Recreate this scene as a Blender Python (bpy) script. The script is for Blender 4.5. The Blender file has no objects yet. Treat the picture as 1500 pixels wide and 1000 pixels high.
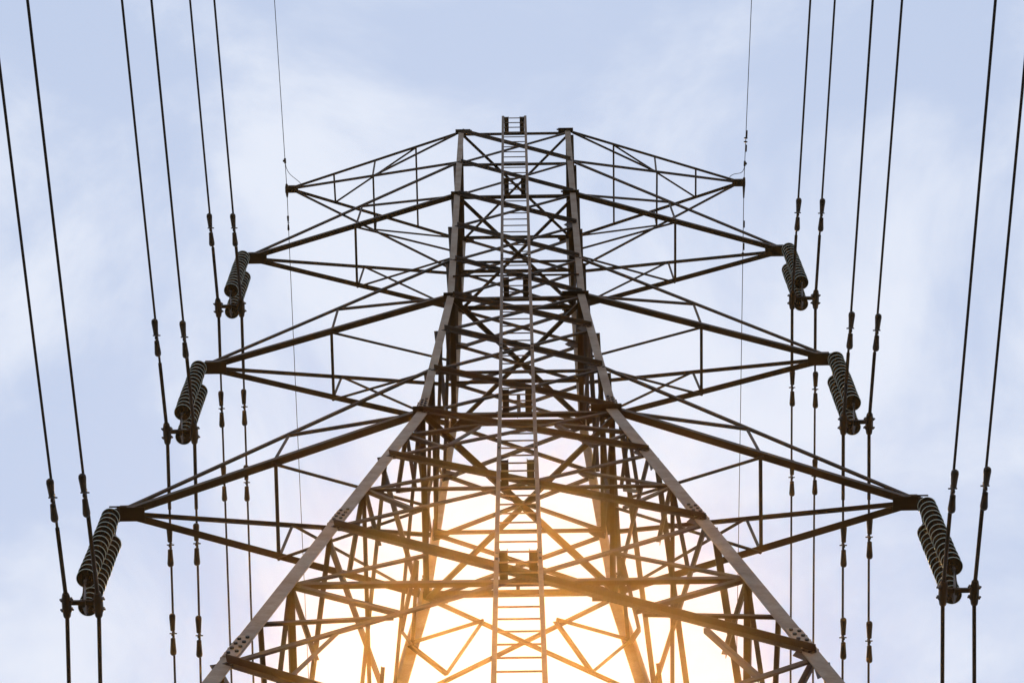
import bpy, bmesh, math, random
from mathutils import Vector, Matrix
random.seed(7)
S = bpy.context.scene
C = S.collection

# ------------------------------------------------------------------ camera
PITCH, YAW, ROLL = 1.29232, -0.009206, -0.005315
CAM = Vector((0.04155, -13.083, 1.6))
fwd = Vector((math.sin(YAW)*math.cos(PITCH), math.cos(YAW)*math.cos(PITCH), math.sin(PITCH)))
rt = Vector((math.cos(YAW), -math.sin(YAW), 0))
up = rt.cross(fwd)
r2 = rt*math.cos(ROLL) + up*math.sin(ROLL)
u2 = -rt*math.sin(ROLL) + up*math.cos(ROLL)
cd = bpy.data.cameras.new('camera')
cd.sensor_width = 36.0
cd.lens = 4254.73/1500*36
cd.clip_start = 0.1
cd.clip_end = 5000
cam = bpy.data.objects.new('camera', cd)
C.objects.link(cam)
m = Matrix((r2, u2, -fwd)).transposed().to_4x4()
m.translation = CAM
cam.matrix_world = m
S.camera = cam

# ------------------------------------------------------------------ sun and sky
SUN_EL = math.radians(66.6)
SUN_AZ = math.radians(-0.3)          # 0 is +Y, the far side of the tower
sd = Vector((math.sin(SUN_AZ)*math.cos(SUN_EL), math.cos(SUN_AZ)*math.cos(SUN_EL), math.sin(SUN_EL)))
L = bpy.data.lights.new('sun', 'SUN')
L.energy = 2.4
L.angle = math.radians(8.6)       # the disc is spread by the thin overcast
L.color = (1.0, 0.59, 0.20)
lo = bpy.data.objects.new('sun', L)
C.objects.link(lo)
lo.location = (0, 60, 140)
lo.rotation_euler = sd.to_track_quat('Z', 'Y').to_euler()

W = bpy.data.worlds.new('World')
S.world = W
W.use_nodes = True
nt = W.node_tree
nt.nodes.clear()
N = nt.nodes.new
K = nt.links.new
out = N('ShaderNodeOutputWorld')
bg = N('ShaderNodeBackground')
bg.inputs['Strength'].default_value = 0.1
sky = N('ShaderNodeTexSky')
sky.sky_type = 'NISHITA'
sky.sun_disc = False
sky.sun_elevation = SUN_EL
sky.sun_rotation = SUN_AZ
sky.air_density = 1.0
sky.dust_density = 0.6
sky.ozone_density = 2.0
tc = N('ShaderNodeTexCoord')
sep = N('ShaderNodeSeparateXYZ')
K(tc.outputs['Generated'], sep.inputs[0])
mz = N('ShaderNodeMath'); mz.operation = 'MAXIMUM'; mz.inputs[1].default_value = 0.0
K(sep.outputs['Z'], mz.inputs[0])
az = N('ShaderNodeMath'); az.operation = 'ADD'; az.inputs[1].default_value = 0.12
K(mz.outputs[0], az.inputs[0])
dv = N('ShaderNodeVectorMath'); dv.operation = 'DIVIDE'
cmb = N('ShaderNodeCombineXYZ')
for i in range(3):
    K(az.outputs[0], cmb.inputs[i])
K(tc.outputs['Generated'], dv.inputs[0])
K(cmb.outputs[0], dv.inputs[1])
mp = N('ShaderNodeMapping')
mp.inputs['Location'].default_value = (10.14, 7.72, 0.4)
mp.inputs['Scale'].default_value = (1.0, 1.0, 0.0)
K(dv.outputs[0], mp.inputs[0])
n1 = N('ShaderNodeTexNoise'); n1.inputs['Scale'].default_value = 9.0; n1.inputs['Detail'].default_value = 9.0; n1.inputs['Roughness'].default_value = 0.58; n1.inputs['Distortion'].default_value = 0.5
K(mp.outputs[0], n1.inputs['Vector'])
cr = N('ShaderNodeValToRGB')
cr.color_ramp.interpolation = 'EASE'
cr.color_ramp.elements[0].position = 0.39; cr.color_ramp.elements[0].color = (0, 0, 0, 1)
cr.color_ramp.elements[1].position = 0.65; cr.color_ramp.elements[1].color = (1, 1, 1, 1)
K(n1.outputs['Fac'], cr.inputs['Fac'])
# thin overcast: a veil everywhere (grey-blue) with whiter, thicker patches over it
veil = N('ShaderNodeMixRGB'); veil.inputs['Fac'].default_value = 0.82
veil.inputs['Color2'].default_value = (5.85, 6.95, 9.2, 1)
K(sky.outputs[0], veil.inputs['Color1'])
cl = N('ShaderNodeMixRGB')
cl.inputs['Color2'].default_value = (7.9, 8.5, 9.75, 1)
K(cr.outputs['Color'], cl.inputs['Fac'])
K(veil.outputs[0], cl.inputs['Color1'])
K(cl.outputs[0], bg.inputs['Color'])
K(bg.outputs[0], out.inputs['Surface'])

S.view_settings.view_transform = 'Standard'
S.view_settings.look = 'None'
S.view_settings.exposure = 0
S.view_settings.gamma = 1
S.view_settings.use_curve_mapping = False
S.cycles.max_bounces = 6
S.cycles.volume_bounces = 0

HAZE_DENSITY = 0.00033
HAZE_G = 0.989

# ------------------------------------------------------------------ materials
def steel(name, light, dark, rust, lo_=0.42, hi_=0.9, rough=0.62, metal=0.0, scale=3.0, spec=0.22):
    ma = bpy.data.materials.new(name); ma.use_nodes = True
    t = ma.node_tree; b = t.nodes['Principled BSDF']; A = t.nodes.new; k = t.links.new
    co = A('ShaderNodeTexCoord'); oi = A('ShaderNodeObjectInfo')
    off = A('ShaderNodeVectorMath'); off.operation = 'ADD'
    mul = A('ShaderNodeMath'); mul.operation = 'MULTIPLY'; mul.inputs[1].default_value = 57.0
    k(oi.outputs['Random'], mul.inputs[0])
    k(co.outputs['Object'], off.inputs[0]); k(mul.outputs[0], off.inputs[1])
    a = A('ShaderNodeTexNoise'); a.inputs['Scale'].default_value = scale; a.inputs['Detail'].default_value = 6; a.inputs['Roughness'].default_value = 0.65
    k(off.outputs[0], a.inputs['Vector'])
    f = A('ShaderNodeTexNoise'); f.inputs['Scale'].default_value = 38; f.inputs['Detail'].default_value = 4
    k(off.outputs[0], f.inputs['Vector'])
    # grey zinc, two tones
    m1 = A('ShaderNodeMixRGB'); m1.inputs['Color1'].default_value = (*dark, 1); m1.inputs['Color2'].default_value = (*light, 1)
    k(f.outputs['Fac'], m1.inputs['Fac'])
    # rust patches, more on some members than on others
    ad = A('ShaderNodeMath'); ad.operation = 'MULTIPLY_ADD'; ad.inputs[1].default_value = 0.34; 
    k(oi.outputs['Random'], ad.inputs[0]); k(a.outputs['Fac'], ad.inputs[2])
    r = A('ShaderNodeMapRange'); r.inputs['From Min'].default_value = lo_; r.inputs['From Max'].default_value = hi_
    k(ad.outputs[0], r.inputs['Value'])
    m2 = A('ShaderNodeMixRGB'); m2.inputs['Color2'].default_value = (*rust, 1)
    k(r.outputs[0], m2.inputs['Fac']); k(m1.outputs[0], m2.inputs['Color1'])
    # every bar its own tone
    rr = A('ShaderNodeMath'); rr.operation = 'MULTIPLY'; rr.inputs[1].default_value = 7.31
    fr = A('ShaderNodeMath'); fr.operation = 'FRACT'
    tn = A('ShaderNodeMapRange'); tn.inputs['To Min'].default_value = 0.68; tn.inputs['To Max'].default_value = 1.35
    k(oi.outputs['Random'], rr.inputs[0]); k(rr.outputs[0], fr.inputs[0]); k(fr.outputs[0], tn.inputs['Value'])
    sc_ = A('ShaderNodeVectorMath'); sc_.operation = 'SCALE'
    k(m2.outputs[0], sc_.inputs[0]); k(tn.outputs[0], sc_.inputs['Scale'])
    k(sc_.outputs[0], b.inputs['Base Color'])
    b.inputs['Roughness'].default_value = rough
    b.inputs['Metallic'].default_value = metal
    b.inputs['Specular IOR Level'].default_value = spec
    bu = A('ShaderNodeBump'); bu.inputs['Strength'].default_value = 0.25; bu.inputs['Distance'].default_value = 0.004
    k(f.outputs['Fac'], bu.inputs['Height']); k(bu.outputs[0], b.inputs['Normal'])
    return ma

M_leg = steel('leg_steel', (.45, .37, .285), (.28, .215, .15), (.20, .12, .065), 0.50, 0.95)
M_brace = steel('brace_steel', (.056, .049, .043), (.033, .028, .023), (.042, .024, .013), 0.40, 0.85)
M_ladder = steel('ladder_steel', (.27, .205, .145), (.18, .125, .08), (.14, .08, .04), 0.42, 0.9)
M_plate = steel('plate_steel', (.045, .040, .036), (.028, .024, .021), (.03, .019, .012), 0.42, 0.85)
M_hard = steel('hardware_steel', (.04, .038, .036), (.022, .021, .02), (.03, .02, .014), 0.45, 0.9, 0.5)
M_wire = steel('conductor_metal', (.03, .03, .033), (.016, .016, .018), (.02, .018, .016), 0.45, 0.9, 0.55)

def plain(name, col, rough, noise=0.0, scale=20):
    ma = bpy.data.materials.new(name); ma.use_nodes = True
    t = ma.node_tree; b = t.nodes['Principled BSDF']
    n = t.nodes.new('ShaderNodeTexNoise'); n.inputs['Scale'].default_value = scale; n.inputs['Detail'].default_value = 5
    co = t.nodes.new('ShaderNodeTexCoord'); t.links.new(co.outputs['Object'], n.inputs['Vector'])
    mx = t.nodes.new('ShaderNodeMixRGB')
    mx.inputs['Color1'].default_value = (*[c*(1-noise) for c in col], 1); mx.inputs['Color2'].default_value = (*[c*(1+noise) for c in col], 1)
    t.links.new(n.outputs['Fac'], mx.inputs['Fac']); t.links.new(mx.outputs[0], b.inputs['Base Color'])
    b.inputs['Roughness'].default_value = rough
    return ma
M_disc = plain('dark_green_glaze', (.005, .015, .012), 0.2, 0.55, 9)
M_rim = plain('pale_rim_glint', (.60, .72, .66), 0.3, 0.12, 60)  # sky reflection along the disc rims, painted in as a pale colour
M_conc = plain('concrete', (.34, .33, .31), 0.9, 0.2, 6)
M_grass = plain('grass_ground', (.017, .022, .011), 0.95, 0.55, 0.7)

# ------------------------------------------------------------------ helpers
def empty(name, loc=(0, 0, 0), parent=None):
    o = bpy.data.objects.new(name, None); C.objects.link(o); o.location = loc
    o.empty_display_size = 0.3
    if parent: o.parent = parent
    return o
def tag(o, label, cat, group=None):
    o['label'] = label; o['category'] = cat
    if group: o['group'] = group
    return o
def mesh_obj(name, verts, faces, mat, parent=None, origin=None, smooth=False, mats=None, fm=None):
    if origin is None:
        origin = sum((Vector(v) for v in verts), Vector())/len(verts)
    origin = Vector(origin)
    me = bpy.data.meshes.new(name)
    me.from_pydata([tuple(Vector(v)-origin) for v in verts], [], faces)
    for q in (mats or [mat]): me.materials.append(q)
    if fm:
        for p, i in zip(me.polygons, fm): p.material_index = i
    if smooth:
        me.polygons.foreach_set('use_smooth', [True]*len(me.polygons))
    bm = bmesh.new(); bm.from_mesh(me); bmesh.ops.recalc_face_normals(bm, faces=bm.faces); bm.to_mesh(me); bm.free()
    me.update()
    o = bpy.data.objects.new(name, me); C.objects.link(o)
    if parent:
        o.parent = parent
        pw = Vector(); q = parent
        while q: pw += q.location; q = q.parent
        o.location = origin - pw
    else:
        o.location = origin
    return o
def angle_geo(P, Q, u, v, a, b, t):
    """L section from P to Q, heel on PQ, flange a along u and b along v."""
    P, Q = Vector(P), Vector(Q); ax = (Q-P).normalized()
    u = Vector(u); u = (u - ax*u.dot(ax)).normalized()
    v = Vector(v); v = v - ax*v.dot(ax); v = (v - u*v.dot(u)).normalized()
    prof = [(0, 0), (a, 0), (a, t), (t, t), (t, b), (0, b)]
    vs = [E+u*x+v*y for E in (P, Q) for x, y in prof]
    fs = [(i, (i+1) % 6, 6+(i+1) % 6, 6+i) for i in range(6)] + [(0, 3, 4, 5), (0, 1, 2, 3), (6, 9, 10, 11), (6, 7, 8, 9)]
    return vs, fs
def angle(name, P, Q, u, v, a, b, t, mat, parent):
    vs, fs = angle_geo(P, Q, u, v, a, b, t)
    return mesh_obj(name, vs, fs, mat, parent)
class MB:
    def __init__(s): s.v = []; s.f = []; s.m = []
    def add(s, vs, fs, mi=0):
        o = len(s.v); s.v += [Vector(q) for q in vs]; s.f += [tuple(i+o for i in f) for f in fs]; s.m += [mi]*len(fs)
    def box(s, c, h, ax=None, mi=0):
        c = Vector(c); X, Y, Z = ax or (Vector((1, 0, 0)), Vector((0, 1, 0)), Vector((0, 0, 1)))
        vs = [c + X*h[0]*i + Y*h[1]*j + Z*h[2]*k for i in (-1, 1) for j in (-1, 1) for k in (-1, 1)]
        s.add(vs, [(0, 1, 3, 2), (4, 6, 7, 5), (0, 4, 5, 1), (2, 3, 7, 6), (0, 2, 6, 4), (1, 5, 7, 3)], mi)
    def tube(s, pts, rad, n=8, mi=0, cap=True):
        pts = [Vector(p) for p in pts]
        rs = rad if isinstance(rad, (list, tuple)) else [rad]*len(pts)
        base = len(s.v); ref = None
        for i, p in enumerate(pts):
            t = (pts[min(i+1, len(pts)-1)] - pts[max(i-1, 0)]).normalized()
            if ref is None: ref = t.orthogonal().normalized()
            ref = (ref - t*ref.dot(t)).normalized(); bn = t.cross(ref)
            for k in range(n):
                a = 2*math.pi*k/n
                s.v.append(p + (ref*math.cos(a) + bn*math.sin(a))*rs[i])
        for i in range(len(pts)-1):
            for k in range(n):
                s.f.append((base+i*n+k, base+i*n+(k+1) % n, base+(i+1)*n+(k+1) % n, base+(i+1)*n+k)); s.m.append(mi)
        if cap:
            s.f.append(tuple(base+k for k in range(n))); s.m.append(mi)
            s.f.append(tuple(base+(len(pts)-1)*n+k for k in range(n))); s.m.append(mi)
    def obj(s, name, mat, parent=None, origin=None, smooth=False, mats=None):
        return mesh_obj(name, s.v, s.f, mat, parent, origin, smooth, mats, s.m if mats else None)

# ------------------------------------------------------------------ ground and haze
mb = MB(); R_G = 900
ring = [(R_G*math.cos(2*math.pi*i/96), R_G*math.sin(2*math.pi*i/96), 0) for i in range(96)]
mb.add([(0, 0, 0)]+ring, [(0, 1+i, 1+(i+1) % 96) for i in range(96)])
g = mb.obj('ground', M_grass, origin=(0, 0, 0)); g['kind'] = 'structure'; g['label'] = 'dark rough grass ground under the pylon'

hz = MB(); hz.box((0, 0, 31), (930, 930, 32))
hm = bpy.data.materials.new('glow_haze'); hm.use_nodes = True
ht = hm.node_tree; ht.nodes.clear()
ho = ht.nodes.new('ShaderNodeOutputMaterial'); pv = ht.nodes.new('ShaderNodeVolumePrincipled')
pv.inputs['Color'].default_value = (1.0, 0.70, 0.36, 1)  # haze box added to lay an orange glow over sky and beams
pv.inputs['Density'].default_value = HAZE_DENSITY
pv.inputs['Anisotropy'].default_value = HAZE_G
ht.links.new(pv.outputs[0], ho.inputs['Volume'])
h = hz.obj('haze', hm, origin=(0, 0, 31)); h['kind'] = 'stuff'; h['label'] = 'thin orange haze added for the sun glow around the pylon'

# ------------------------------------------------------------------ the pylon
Z = dict(A=58.787, B=56.022, C=53.316, D=50.93, E=48.555, F=46.239, F2=43.975, G=41.555, H=39.254, I=37.837,
         J=36.327, K=34.544, L=32.436, M=29.934, N=28.402, O=26.835, P=23.6, Q=20.2, R=16.0, T=11.4, U=6.2, V=0.35)
WA, WF, WH, SL = 1.120, 1.095, 1.3552, 0.117
def w(z):
    if z >= Z['F']: return WF + (WA-WF)*(z-Z['F'])/(Z['A']-Z['F'])
    if z >= Z['H']: return WF + (WH-WF)*(Z['F']-z)/(Z['F']-Z['H'])
    return WH + SL*(Z['H']-z)

tower = tag(empty('transmission_tower'), 'tall brown steel lattice pylon with four pairs of crossarms and a front ladder', 'pylon')

# legs: an L section whose heel runs along the corner
TL = 0.015
def leg_size(z): return 0.108 if z > Z['F'] else (0.118 if z > Z['H'] else 0.155)
legs = {}
for sx in (-1, 1):
    for sy in (-1, 1):
        mb = MB()
        levels = [(Z['A']+0.06, .108), (Z['F'], .108), (Z['F']-0.002, .118), (Z['H'], .118), (Z['H']-0.002, .155), (Z['V'], .17)]
        rings = []
        for z, b in levels:
            c = w(min(z, Z['A']))
            prof = [(0, 0), (b, 0), (b, TL), (TL, TL), (TL, b), (0, b)]
            rings.append([(sx*(c-x), sy*(c-y), z) for x, y in prof])
        vs = [p for r in rings for p in r]; fs = []
        for i in range(len(rings)-1):
            for k in range(6):
                fs.append((i*6+k, i*6+(k+1) % 6, (i+1)*6+(k+1) % 6, (i+1)*6+k))
        n = (len(rings)-1)*6
        fs += [(0, 3, 4, 5), (0, 1, 2, 3), (n, n+3, n+4, n+5), (n, n+1, n+2, n+3)]
        legs[sx, sy] = mesh_obj('leg', vs, fs, M_leg, tower, origin=(sx*w(0.35), sy*w(0.35), 0.35))
        # splices with their bolts, on both flanges
        for zc, hh in ((Z['H']+.36, .26), (Z['L']+.46, .33), (Z['O']+.50, .36)):
            mb = MB(); b = leg_size(zc)
            sl = (w(zc-.5)-w(zc+.5))
            for fl in (0, 1):
                base = Vector((sx*w(zc), sy*w(zc), zc))
                nrm = Vector((0, sy, 0)) if fl == 0 else Vector((sx, 0, 0))
                inw = Vector((-sx, 0, 0)) if fl == 0 else Vector((0, -sy, 0))
                ax = Vector((sx*-sl, sy*-sl, 1)).normalized()
                c = base + inw*(b*.5) + nrm*(.0075)
                inx = (inw - ax*inw.dot(ax)).normalized(); nn = ax.cross(inx)
                if nn.dot(nrm) < 0: nn = -nn
                mb.box(c, (b*.46, .006, hh), (inx, nn, ax))
                for i in range(4):
                    for j in (-1, 1):
                        pc = c + ax*((i-1.5)*hh*.46 + j*.03) + inx*(j*b*.22)
                        mb.tube([pc+nn*.004, pc+nn*.026], .021, 6, 1)
            mb.obj('splice_plate', None, legs[sx, sy], mats=[M_leg, M_hard])
        mb = MB(); cc = w(0.2)
        mb.box((sx*cc, sy*cc, 0.05), (.75, .75, .15)); mb.box((sx*cc, sy*cc, .275), (.42, .42, .0749))
        mb.obj('footing', M_conc, tower)

# faces: k quarter turns of the front face (front face looks to -Y)
def fpt(k, x, z, off=0.0):
    p = Vector((x, -w(z)-off, z))
    return Matrix.Rotation(k*math.pi/2, 3, 'Z') @ p
def fvec(k, v): return Matrix.Rotation(k*math.pi/2, 3, 'Z') @ Vector(v)
def member(k, name, x0, z0, x1, z1, a, off, outward, heel_up=True, t=.009, mat=None, b=None, ext=0.0, bolts=0):
    P, Q = fpt(k, x0, z0, off), fpt(k, x1, z1, off)
    jit = lambda: Vector((random.uniform(-.006, .006), random.uniform(-.0008, .0008), random.uniform(-.007, .007)))
    P += jit(); Q += jit()
    d = (Q-P).normalized(); P -= d*ext; Q += d*ext
    n = fvec(k, (0, -1 if outward else 1, 0))
    inplane = fvec(k, (0, 0, -1 if heel_up else 1))
    if abs(d.z) > .8: inplane = fvec(k, (1, 0, 0))
    if not bolts:
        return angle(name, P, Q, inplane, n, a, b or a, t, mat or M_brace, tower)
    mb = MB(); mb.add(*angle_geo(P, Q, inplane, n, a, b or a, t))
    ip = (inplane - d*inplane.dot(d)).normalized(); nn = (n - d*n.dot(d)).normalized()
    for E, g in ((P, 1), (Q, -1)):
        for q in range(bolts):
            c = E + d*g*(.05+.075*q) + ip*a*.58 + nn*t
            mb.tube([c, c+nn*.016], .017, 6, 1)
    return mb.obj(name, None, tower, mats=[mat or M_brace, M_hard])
OUT, INN = 0.003, -(TL+.003)
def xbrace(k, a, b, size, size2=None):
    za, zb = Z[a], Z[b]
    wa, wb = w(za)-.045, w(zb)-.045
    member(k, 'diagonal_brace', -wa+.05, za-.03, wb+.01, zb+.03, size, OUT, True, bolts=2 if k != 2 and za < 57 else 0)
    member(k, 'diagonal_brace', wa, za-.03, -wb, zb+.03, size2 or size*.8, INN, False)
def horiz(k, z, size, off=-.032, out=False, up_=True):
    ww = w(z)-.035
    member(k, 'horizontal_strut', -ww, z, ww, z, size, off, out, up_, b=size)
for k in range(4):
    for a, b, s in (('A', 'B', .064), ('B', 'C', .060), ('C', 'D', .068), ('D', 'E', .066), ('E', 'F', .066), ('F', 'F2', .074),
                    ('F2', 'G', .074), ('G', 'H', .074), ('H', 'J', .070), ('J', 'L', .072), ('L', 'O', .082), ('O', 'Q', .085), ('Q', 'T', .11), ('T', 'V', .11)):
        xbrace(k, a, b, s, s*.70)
    for z, s in (('A', .056), ('B', .056), ('C', .072), ('E', .046), ('F', .078), ('G', .050), ('H', .080), ('K', .050), ('M', .080), ('P', .07), ('T', .09)):
        horiz(k, Z[z], s, -.03 if z not in 'BGEK' else -.035)
    # secondary braces from the leg to the diagonals, both halves
    def on(a, b, which, z):
        za, zb = Z[a], Z[b]; t = (za-z)/(za-zb); wa, wb = w(za)-.045, w(zb)-.045
        return (-wa+(wa+wb)*t) if which == 1 else (wa-(wa+wb)*t)
    sec = []
    for zl, pa, pb, wh, zt in ((Z['I'], 'H', 'J', 2, 37.02), (Z['I'], 'H', 'J', 1, 38.45), (Z['K'], 'J', 'L', 1, 35.45), (Z['K'], 'J', 'L', 2, 33.37),
                               (Z['M'], 'L', 'O', 1, 31.2), (Z['M'], 'L', 'O', 2, 28.67), (Z['N'], 'L', 'O', 2, 28.58),
                               (Z['P'], 'O', 'Q', 1, 25.2), (Z['P'], 'O', 'Q', 2, 21.9)):
        sec.append((-(w(zl)-.05), zl, on(pa, pb, wh, zt), zt))
    sec.append((on('H', 'J', 1, 38.45), 38.45, on('H', 'J', 2, 37.02), 37.02))
    sec.append((on('L', 'O', 2, 27.95), 27.95, on('O', 'Q', 1, 26.22), 26.22))
    for i, (x0, z0, x1, z1) in enumerate(sec):
        for sg in (-1, 1):
            member(k, 'secondary_brace', x0*-sg, z0, x1*-sg, z1, .052, -.042 - .004*(i % 3), False, i % 2 == 0, t=.007)
    # post between crossing and strut above the big horizontals
    member(k, 'secondary_brace', 0, 40.35, 0, Z['H'], .05, -.07, False, t=.007)
# front tie bar below the upper middle panel
member(0, 'tie_bar', -(w(47.38)-.07), 47.38, w(47.38)-.07, 47.38, .028, OUT, True, t=.008)

# plan bracing inside the cage and gussets at the crossarm levels
for zk, s in (('A', .05), ('C', .06), ('F', .075), ('H', .085)):
    z = Z[zk]-.05; c = w(z)-.06
    angle('plan_brace', (-c, -c, z), (c, c, z), (0, 0, -1), (1, -1, 0), s, s, .008, M_brace, tower)
    angle('plan_brace', (c, -c, z-.012), (-c, c, z-.012), (0, 0, -1), (1, 1, 0), s, s, .008, M_brace, tower)
    for (sx, sy), lg in legs.items():
        mb = MB(); zz = Z[zk]-.012; cc = w(zz)
        ln = .30 if zk in 'AC' else .42
        mb.box((sx*(cc-ln*.5+.06), sy*(cc+.006), zz), (ln*.5, .046 if zk != 'H' else .065, .006))
        mb.box((sx*(cc-ln*.5+.03), sy*(cc+.0075), zz+.06), (ln*.5, .0045, .06))
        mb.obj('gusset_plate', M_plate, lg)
# node gussets on the face of the legs
for zk in ('D', 'F2', 'G', 'J', 'L', 'O'):
    for (sx, sy), lg in legs.items():
        mb = MB(); z = Z[zk]; c = w(z); sl = (w(z-.5)-w(z+.5))
        for fl in (0, 1):
            # a plate in the face just inside the flange, shaped as a clipped quad
            def pt(d, dz):
                cz = w(z+dz)
                return (sx*(cz-d), sy*(cz-TL-.0025), z+dz) if fl == 0 else (sx*(cz-TL-.0025), sy*(cz-d), z+dz)
            def pt2(d, dz):
                cz = w(z+dz)
                return (sx*(cz-d), sy*(cz-TL-.0095), z+dz) if fl == 0 else (sx*(cz-TL-.0095), sy*(cz-d), z+dz)
            q = [(.03, .24), (.20, .14), (.26, .0), (.20, -.14), (.03, -.24)]
            mb.add([pt(*a) for a in q]+[pt2(*a) for a in q], [(0, 1, 2, 3, 4), (5, 6, 7, 8, 9)]+[(i, (i+1) % 5, 5+(i+1) % 5, 5+i) for i in range(5)])
        mb.obj('gusset_plate', M_plate, lg)

# ------------------------------------------------------------------ crossarms
ARMS = {'gw': ('A', 'B', 4.5915, 58.777, .050, .048, .036), 1: ('B', 'C', 4.897, 53.151, .054, .086, .038),
        2: ('E', 'F', 4.9785, 46.10, .054, .090, .040), 3: ('G', 'H', 5.4412, 39.09, .058, .098, .044)}
def lerp(a, b, t): return Vector(a)*(1-t)+Vector(b)*t
for key, (ku, kl, a, zt, su, sl_, sb) in ARMS.items():
    for sx in (-1, 1):
        zu, zl = Z[ku], Z[kl]
        gw = key == 'gw'
        mb = MB()
        # tip: bottom plate, two cheeks, end plate
        hl = .13 if gw else .19; hy = .07 if gw else .10
        zb = zt-.06 if gw else zt-.03
        mb.box((sx*(a-hl+.04), 0, zb), (hl, hy, .007))
        for sy in (-1, 1):
            mb.box((sx*(a-hl+.02), sy*(hy-.014), zb+.0075+.055), (hl*.93, .006, .055))
        mb.box((sx*(a+.035), 0, zb+.03), (.006, hy*.82, .05))
        if key == 3:
            mb.box((sx*(a+.02), -hy-.012, zb), (.12, .008, .012))
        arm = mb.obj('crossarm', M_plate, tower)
        cu, cl_ = w(zu), w(zl)
        ey = hy-.025
        U, D, UP = {}, {}, {}
        for sy in (-1, 1):
            ztu = zt+.03 if gw else zt+.14
            ztl = zt-.05 if gw else zt-.02
            U[sy] = (Vector((sx*(cu-.02), sy*(cu+.01), zu)), Vector((sx*(a-.1), sy*ey, ztu)))
            D[sy] = (Vector((sx*(cl_-.05), sy*(cl_+.012), zl)), Vector((sx*(a-.12), sy*ey, ztl)))
            inn = (0, -sy, 0)
            angle('chord', D[sy][0], D[sy][1], inn, (0, 0, 1), sl_, sl_, .011, M_brace, arm)
            angle('chord', U[sy][0], U[sy][1], inn, (0, 0, -1), su, su, .008, M_brace, arm)
        def up_(sy, t): return lerp(U[sy][0], U[sy][1], t) + Vector((0, -sy*.02, -.02))
        def dn_(sy, t): return lerp(D[sy][0], D[sy][1], t) + Vector((0, -sy*.02, .02))
        def br(P, Q, s=sb, u=(0, 0, 1), v=(-1, 0, 0)):
            P = P + Vector((random.uniform(-.012, .012), 0, random.uniform(-.006, .006))); Q = Q + Vector((random.uniform(-.012, .012), 0, random.uniform(-.006, .006)))
            d = (Q-P).normalized()
            if abs(d.z) > .75: u = (0, 1, 0)
            if abs(d.x) > .9: v = (0, 1, 0)
            angle('lacing', P, Q, u, (v[0]*sx, v[1], v[2]), s, s, .007, M_brace, arm)
        if gw:
            t1, t2, t3 = .265, .51, .755
            for t in (t1, t3): br(up_(-1, t), up_(1, t))
            for sy in (-1, 1):
                br(up_(sy, t2), dn_(sy, t2))
                br(dn_(sy, t2), up_(sy, 0.02), u=(0, 0, 1))
            br(dn_(-1, t2), dn_(1, t2))
            br(up_(1, t3)+Vector((0, 0, -.012)), up_(-1, t1)+Vector((0, 0, -.012)), u=(0, 0, -1))
        else:
            t = .505
            for sy in (-1, 1):
                br(up_(sy, t-.02), dn_(sy, t))
                br(up_(sy, t-.02), dn_(sy, 0.03), u=(0, 0, 1))
                # plan bracing to the middle of the side face
                ctr = Vector((sx*(w(zl)-.03), sy*.04, zl-.012))
                br(dn_(sy, t)+Vector((0, 0, -.035)), ctr, u=(0, 0, -1))
            br(dn_(-1, t)+Vector((0, 0, -.02)), dn_(1, t)+Vector((0, 0, -.02)), sb*1.15, u=(0, 0, 1))

# ------------------------------------------------------------------ ladder (part of the pylon)
ladder = empty('ladder', (0, -w(58.8)-.3, 58.8), tower)
def lad(x, z): return Vector((x, -w(min(z, Z['A']))-.30, z))
HX = .224
zs = [Z['A']+.06, Z['F'], Z['H'], 3.0]
for sx in (-1, 1):
    mb = MB()
    for i in range(3):
        P, Q = lad(sx*HX, zs[i]), lad(sx*HX, zs[i+1])
        vs, fs = angle_geo(P, Q, (sx, 0, 0), (0, 1, 0), .048, .045, .007)
        vs = [v+Vector((-sx*.024, 0, 0)) for v in vs]
        mb.add(vs, fs)
    for z in (Z['C']+.35, 47.45, 41.6, 35.3, 29.6):
        for dz in (-.1, .1):
            p = lad(sx*HX, z+dz); mb.tube([p+Vector((0, .001, 0)), p+Vector((0, -.022, 0))], .016, 6, 1)
        mb.box(lad(sx*HX, z)+Vector((0, -.004, 0)), (.02, .0035, .2), None, 0)
    mb.obj('rail', None, ladder, mats=[M_ladder, M_hard])
rung_me = None
z = Z['A']-.08
while z > 3.2:
    p = lad(0, z)+Vector((0, .02, 0))
    if rung_me is None:
        mb = MB(); mb.tube([(-HX+.0, p.y, p.z), (HX-.0, p.y, p.z)], .010, 6)
        o = mb.obj('rung', M_ladder, ladder, origin=p); rung_me = o.data
    else:
        o = bpy.data.objects.new('rung', rung_me); C.objects.link(o); o.parent = ladder; o.location = p - ladder.location
    z -= .45
for zk in ('A', 'C', 'F', 'H', 'K', 'M', 'P', 'T'):
    z = Z[zk]
    for sx in (-1, 1):
        mb = MB(); y0, y1 = -w(z)-.288, -w(z)+.03
        mb.box((sx*.155, (y0+y1)/2, z-.0), (.045, (y1-y0)/2, .005))
        for e in (-1, 1):
            mb.box((sx*.155+e*.041, (y0+y1)/2, z+.0305), (.004, (y1-y0)/2, .025))
        mb.obj('ladder_bracket', M_plate, ladder)

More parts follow.
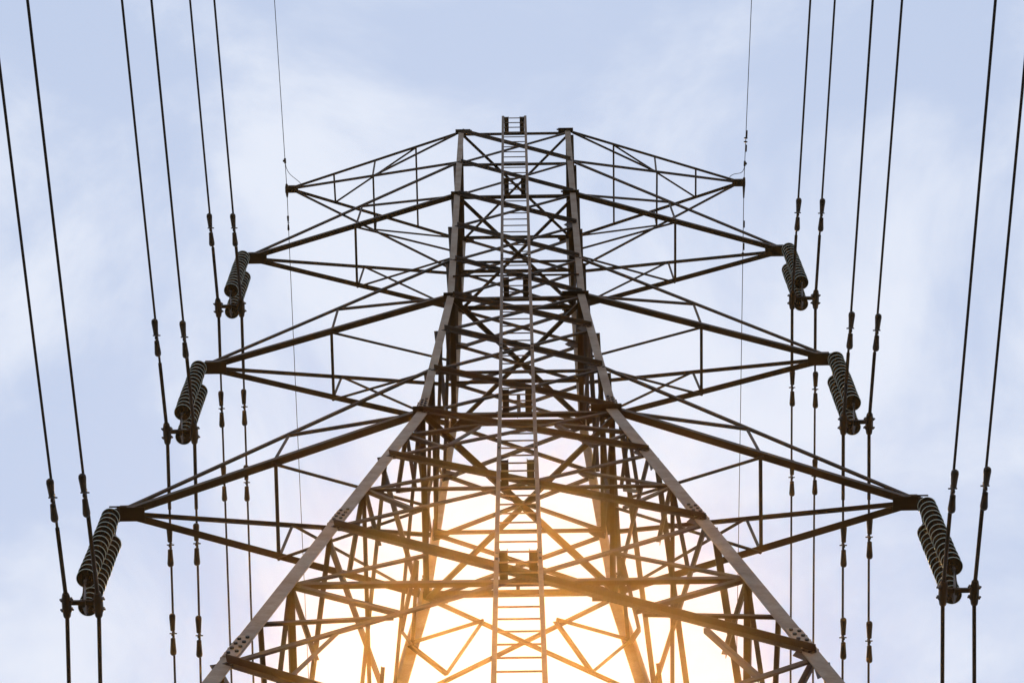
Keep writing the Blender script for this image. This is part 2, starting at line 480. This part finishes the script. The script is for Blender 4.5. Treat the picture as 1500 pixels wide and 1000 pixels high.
# ------------------------------------------------------------------ insulator strings and suspension sets
ZTOP, SLEN, ZOFF, YI, AOFF, ND = .5916, 2.3961, .4152, .1898, .0327, 14
prof = [(.0, .098), (.030, .098), (.044, .088), (.050, .045), (.062, .030), (.098, .010), (.122, -.012), (.1275, -.024), (.1275, -.034), (.1215, -.037),
        (.1135, -.036), (.104, -.020), (.092, -.034), (.080, -.018), (.066, -.034), (.050, -.018), (.032, -.028), (.018, -.040), (.014, -.086), (0, -.088)]
def lathe(profile, n):
    vs, fs, ms = [], [], []
    for r, z_ in profile:
        for k in range(n):
            a_ = 2*math.pi*k/n; vs.append((r*math.cos(a_), r*math.sin(a_), z_))
    for i in range(len(profile)-1):
        for k in range(n):
            fs.append((i*n+k, i*n+(k+1) % n, (i+1)*n+(k+1) % n, (i+1)*n+k))
    return vs, fs
dv_, df_ = lathe(prof, 24)
disc_me = bpy.data.meshes.new('insulator_disc')
disc_me.from_pydata(dv_, [], df_)
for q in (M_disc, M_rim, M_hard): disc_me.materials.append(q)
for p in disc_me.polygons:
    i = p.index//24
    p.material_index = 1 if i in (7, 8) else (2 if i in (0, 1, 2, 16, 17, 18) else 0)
    p.use_smooth = True
bm = bmesh.new(); bm.from_mesh(disc_me); bmesh.ops.remove_doubles(bm, verts=bm.verts, dist=1e-6); bmesh.ops.recalc_face_normals(bm, faces=bm.faces); bm.to_mesh(disc_me); bm.free()
ARMN = {1: 'upper insulator crossarm', 2: 'middle crossarm', 3: 'lowest crossarm'}
SIDE = {-1: 'left', 1: 'right'}
pitch = SLEN/(ND-.6)
for lv in (1, 2, 3):
    a, zt = ARMS[lv][2], ARMS[lv][3]
    for sx in (-1, 1):
        X = sx*(a+AOFF)
        zi = zt-ZTOP; zbot = zi-SLEN
        for sy in (-1, 1):
            pos = 'near' if sy < 0 else 'far'
            st = tag(empty('insulator_string', (X, sy*YI, zt)), f'{pos} string of dark green insulator discs under the {SIDE[sx]} tip of the {ARMN[lv]}', 'insulator', 'disc insulator strings hanging from the crossarm tips')
            mb = MB()
            mb.tube([(X, sy*.06, zt-.06), (X, sy*(YI-.01), zi+.10), (X, sy*YI, zi+.02)], .016, 8)
            mb.box((X, sy*(YI-.012), zi+.12), (.028, .02, .05))
            mb.obj('shackle_link', M_hard, st)
            for i in range(ND):
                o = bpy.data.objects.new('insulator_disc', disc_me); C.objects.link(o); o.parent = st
                zc = zi - .06 - i*pitch
                o.location = (random.uniform(-.003, .003), random.uniform(-.003, .003), zc-zt)
                o.rotation_euler = (random.uniform(-.012, .012), random.uniform(-.012, .012), random.uniform(0, 6.28))
            last = zi-.06-(ND-1)*pitch
            mb = MB(); mb.tube([(X, sy*YI, last-.08), (X, sy*YI, last-.16)], .020, 8); mb.box((X, sy*YI, last-.17), (.015, .028, .035))
            mb.obj('ball_socket', M_hard, st)
        # hanger bar on the tip that carries both strings: part of the pylon
        mb = MB(); mb.box((X, 0, zt-.062), (.03, .095, .02)); mb.box((X-sx*.03, 0, zt-.02), (.02, .07, .0219))
        mb.obj('hanger_bar', M_plate, tower)
        # yoke with two clamps
        zy = zbot-ZOFF
        last = zi-.06-(ND-1)*pitch
        yk = tag(empty('suspension_yoke', (X, 0, zy)), f'dark steel yoke with two wire clamps below the {SIDE[sx]} strings of the {ARMN[lv]}', 'yoke', 'yokes that join insulator strings and wires')
        mb = MB()
        zp = last-.20
        q = [(-YI-.04, zp+.03), (YI+.04, zp+.03), (YI+.04, zp-.03), (.05, zy+.02), (-.05, zy+.02), (-YI-.04, zp-.03)]
        mb.add([(X-.008, y_, z_) for y_, z_ in q]+[(X+.008, y_, z_) for y_, z_ in q], [tuple(range(6)), tuple(range(6, 12))]+[(i, (i+1) % 6, 6+(i+1) % 6, 6+i) for i in range(6)])
        mb.obj('yoke_plate', M_hard, yk)
        mb = MB()
        mb.box((X, 0, zy+.055), (.20, .028, .022)); mb.box((X, 0, zy+.02), (.03, .04, .03))
        mb.obj('cross_bar', M_hard, yk)
        ARMS[lv, sx] = yk

# ------------------------------------------------------------------ conductors
WIRES = {
    (1, -1, 1): dict(x=-5.1193, z=49.7484, mf=0.3469, kf=-0.0064, mr=0.1216, kr=0.0036, df=[1.699, 1.395], dr=[[1.603, 1.893], [2.887, 3.195]], rod=1.1542),
    (1, -1, -1): dict(x=-4.7239, z=49.7484, mf=0.3476, kf=-0.0076, mr=0.123, kr=0.0022, df=[1.693, 1.389], dr=[[1.571, 1.871], [2.891, 3.199]], rod=1.1742),
    (1, 1, -1): dict(x=4.7362, z=49.7484, mf=0.3488, kf=0.0089, mr=0.1226, kr=-0.0028, df=[1.824, 1.535], dr=[[1.373, 1.669], [2.954, 3.226]], rod=1.2307),
    (1, 1, 1): dict(x=5.1359, z=49.7484, mf=0.3482, kf=0.0077, mr=0.1217, kr=-0.0036, df=[1.805, 1.522], dr=[[1.409, 1.706], [2.925, 3.225]], rod=1.2241),
    (2, -1, 1): dict(x=-5.2048, z=42.6986, mf=0.3453, kf=-0.0042, mr=0.1273, kr=-0.002, df=[1.847, 1.517], dr=[[1.556, 1.805], [2.878, 3.181]], rod=1.195),
    (2, -1, -1): dict(x=-4.8022, z=42.6986, mf=0.346, kf=-0.0051, mr=0.1307, kr=-0.0057, df=[1.807, 1.488], dr=[[1.519, 1.809], [2.921, 3.204]], rod=1.3041),
    (2, 1, -1): dict(x=4.8308, z=42.6986, mf=0.3456, kf=0.0048, mr=0.1256, kr=0.0006, df=[1.786, 1.49], dr=[[1.69, 1.97], [3.085, 3.389]], rod=1.2036),
    (2, 1, 1): dict(x=5.2126, z=42.6986, mf=0.3481, kf=0.0064, mr=0.1279, kr=0.0027, df=[1.753, 1.445], dr=[[1.57, 1.849], [3.14, 3.444]], rod=1.204),
    (3, -1, 1): dict(x=-5.6724, z=35.6887, mf=0.3334, kf=0.0012, mr=0.1396, kr=-0.0104, df=[1.774, 1.452], dr=[], rod=1.1461),
    (3, -1, -1): dict(x=-5.2737, z=35.6887, mf=0.336, kf=0.0009, mr=0.1434, kr=-0.0143, df=[1.839, 1.522], dr=[], rod=1.3217),
    (3, 1, -1): dict(x=5.2968, z=35.6887, mf=0.3366, kf=-0.0004, mr=0.1297, kr=0.0036, df=[1.717, 1.41], dr=[], rod=1.1846),
    (3, 1, 1): dict(x=5.6897, z=35.6887, mf=0.3341, kf=-0.0008, mr=0.1388, kr=0.0099, df=[1.753, 1.437], dr=[], rod=1.287),
}

CQ = .0012
def wpt(d, s):
    if s < 0: q = -s; return Vector((d['x']+d['kf']*q, -q, d['z']-d['mf']*q+CQ*q*q))
    return Vector((d['x']+d['kr']*s, s, d['z']-d['mr']*s+CQ*s*s))
def wlong(d, s):
    """beyond the visible stretch the lateral drift is dropped so that spans stay parallel"""
    p = wpt(d, s)
    if abs(s) > 12:
        kk = d['kf'] if s < 0 else d['kr']
        p.x = d['x'] + kk*12
    return p
def samples():
    s = [0.0]; x = .5
    while x < 170: s.append(x); x *= 1.22
    s.append(170.0)
    return [-q for q in reversed(s[1:])] + s
WN = {(-1, 1): 'outer left', (-1, -1): 'inner left', (1, -1): 'inner right', (1, 1): 'outer right'}
def damper(name, d, s, r, length, label, group, drop=.088):
    ctr = wpt(d, s); tg = (wpt(d, s+.1)-wpt(d, s-.1)).normalized()
    dwn = Vector((0, 0, -1)); dwn = (dwn - tg*dwn.dot(tg)).normalized()
    e = tag(empty(name, ctr), label, 'vibration damper', group)
    mid = ctr + dwn*drop
    mb = MB(); mb.tube([mid-tg*length*.36, mid+tg*length*.36], r*.22, 6); mb.obj('messenger_cable', M_hard, e)
    mb = MB(); sd_ = tg.cross(dwn).normalized()
    mb.box(ctr+dwn*drop*.45, (r*.38, r*.42, drop*.75), (tg, sd_, dwn))
    mb.tube([ctr+dwn*drop*.35-sd_*r*1.1, ctr+dwn*drop*.35+sd_*r*1.1], r*.2, 6)
    mb.obj('clamp', M_hard, e)
    for g in (-1, 1):
        sh = [(.085, .55), (.10, .72), (.16, .74), (.30, .86), (.42, .98), (.47, .90), (.50, .55)]
        mb = MB(); mb.tube([mid+tg*g*length*a_ for a_, _ in sh], [r*q for _, q in sh], 12)
        mb.obj('weight', M_hard, e, smooth=True)
for (lv, sx, oi), d in WIRES.items():
    nm = WN[sx, oi]
    mb = MB(); mb.tube([wlong(d, s) for s in samples()], .0172, 8)
    co = tag(mb.obj('conductor_wire', M_wire, origin=(d['x'], 0, d['z']), smooth=True), f'{nm} wire of the thick black pair held under the {ARMN[lv]}', 'power line', 'conductor wires running over the pylon')
    mb = MB(); rr = [-d['rod'], -.6, -.3, 0, .3, .6, 1.15 if lv < 3 else 1.3]
    mb.tube([wpt(d, s) for s in rr], .0265, 10); mb.obj('armor_rods', M_wire, co, smooth=True)
    # suspension clamp round the wire, part of the yoke
    yk = ARMS[lv, sx]
    mb = MB()
    mb.tube([wpt(d, s)+Vector((0, 0, -.008)) for s in (-.17, -.15, -.06, .06, .15, .17)], [.036, .046, .06, .06, .046, .036], 10)
    for s in (-.07, .07):
        p = wpt(d, s)
        mb.tube([p+Vector((-.085, 0, .0)), p+Vector((.085, 0, .0))], .013, 6)
        mb.tube([p+Vector((-.055, 0, -.055)), p+Vector((-.055, 0, .06))], .014, 6); mb.tube([p+Vector((.055, 0, -.055)), p+Vector((.055, 0, .06))], .014, 6)
    p = wpt(d, 0); mb.box(p+Vector((0, 0, .055)), (.03, .045, .035))
    cl = mb.obj('wire_clamp', M_hard, yk)
    a_, b_ = d['df']
    damper('vibration_damper', d, -(a_+b_)/2, .050, .64, f'black dumbbell damper above the {SIDE[sx]} clamp of the {ARMN[lv]} on its {"outer" if oi > 0 else "inner"} wire', 'dumbbell dampers clamped under the wires')
    for i, (a_, b_) in enumerate(d['dr']):
        damper('vibration_damper', d, (a_+b_)/2, .050, .64, f'{"first" if i == 0 else "second"} dumbbell damper below the {SIDE[sx]} clamp of the {ARMN[lv]} on its {"outer" if oi > 0 else "inner"} wire', 'dumbbell dampers clamped under the wires')

# ------------------------------------------------------------------ shield wires on the top arms
SH = {-1: dict(x=-4.5986, z=58.727, mf=.2279, kf=-.0089, mr=.1443, kr=.0186), 1: dict(x=4.6097, z=58.727, mf=.2396, kf=.0126, mr=.1461, kr=-.0184)}
for sx, d in SH.items():
    mb = MB(); mb.tube([wlong(d, s) for s in samples()], .0072, 6)
    tag(mb.obj('shield_wire', M_wire, origin=(d['x'], 0, d['z']), smooth=True), f'thin {SIDE[sx]} shield wire clamped at the tip of the topmost arm', 'wire', 'thin shield wires at the top')
    cl = tag(empty('wire_clamp', (d['x'], 0, d['z'])), f'small dark clamp holding the thin wire at the {SIDE[sx]} tip of the topmost arm', 'clamp', 'shield wire clamps')
    mb = MB(); mb.tube([wpt(d, s)+Vector((0, 0, -.004)) for s in (-.12, -.1, 0, .1, .16 if sx < 0 else .3)], [.018, .026, .032, .026, .014], 8); mb.obj('clamp_body', M_hard, cl)
    mb = MB(); mb.box((d['x'], 0, d['z']+.03), (.03, .05, .05)); mb.obj('hanger', M_hard, cl)
    # bonding lead from the wire back to the arm
    s0 = -.62 if sx < 0 else -.42
    p0 = wpt(d, s0); p3 = Vector((sx*(4.5915-.27), -.12, 58.74))
    c1 = p0+Vector((-sx*.02, .30, -.05)); c2 = p3+Vector((sx*.12, -.16, -.05))
    pts = []
    for i in range(15):
        t = i/14; pts.append(p0*(1-t)**3 + c1*3*t*(1-t)**2 + c2*3*t*t*(1-t) + p3*t**3)
    mb = MB(); mb.tube(pts, .0065, 6)
    tag(mb.obj('bonding_lead', M_wire, smooth=True), f'thin curved bonding lead from the {SIDE[sx]} shield wire to the topmost arm', 'cable', 'bonding leads')
    # small fittings on the wire
    fit = tag(empty('wire_grip', wpt(d, s0)), f'small grip joining the curved lead to the {SIDE[sx]} shield wire', 'grip', 'bonding lead grips')
    mb = MB(); mb.tube([wpt(d, s0-.05)+Vector((-sx*.0, 0, 0)), wpt(d, s0+.05)], .022, 8); mb.obj('grip_body', M_hard, fit)
    mb = MB(); q = wpt(d, s0); mb.box(q+Vector((sx*.025, 0, -.005)), (.018, .02, .016)); mb.obj('grip_bolt', M_hard, fit)
damper('vibration_damper', SH[-1], .67, .024, .30, 'tiny damper on the thin shield wire below the left tip of the topmost arm', 'tiny dampers on the shield wires', .035)
d = SH[1]
for sgs, lab in (((.82, 1.27), 'below'), ((-1.063, -.755), 'above')):
    e = tag(empty('vibration_damper', wpt(d, sum(sgs)/2)), f'tiny long damper on the thin shield wire {lab} the right tip of the topmost arm', 'vibration damper', 'tiny dampers on the shield wires')
    for s in sgs:
        mb = MB(); mb.tube([wpt(d, s-.07)+Vector((.012, 0, -.02)), wpt(d, s+.07)+Vector((.012, 0, -.02))], .019, 8); mb.obj('weight', M_hard, e)
    mid = sum(sgs)/2
    mb = MB()
    for s in ((mid-.06, mid+.02) if lab == 'above' else (mid+.36,)):
        mb.tube([wpt(d, s-.018), wpt(d, s), wpt(d, s+.018)], [.012, .042 if lab == 'above' else .03, .012], 10)
    mb.obj('collar', M_hard, e)
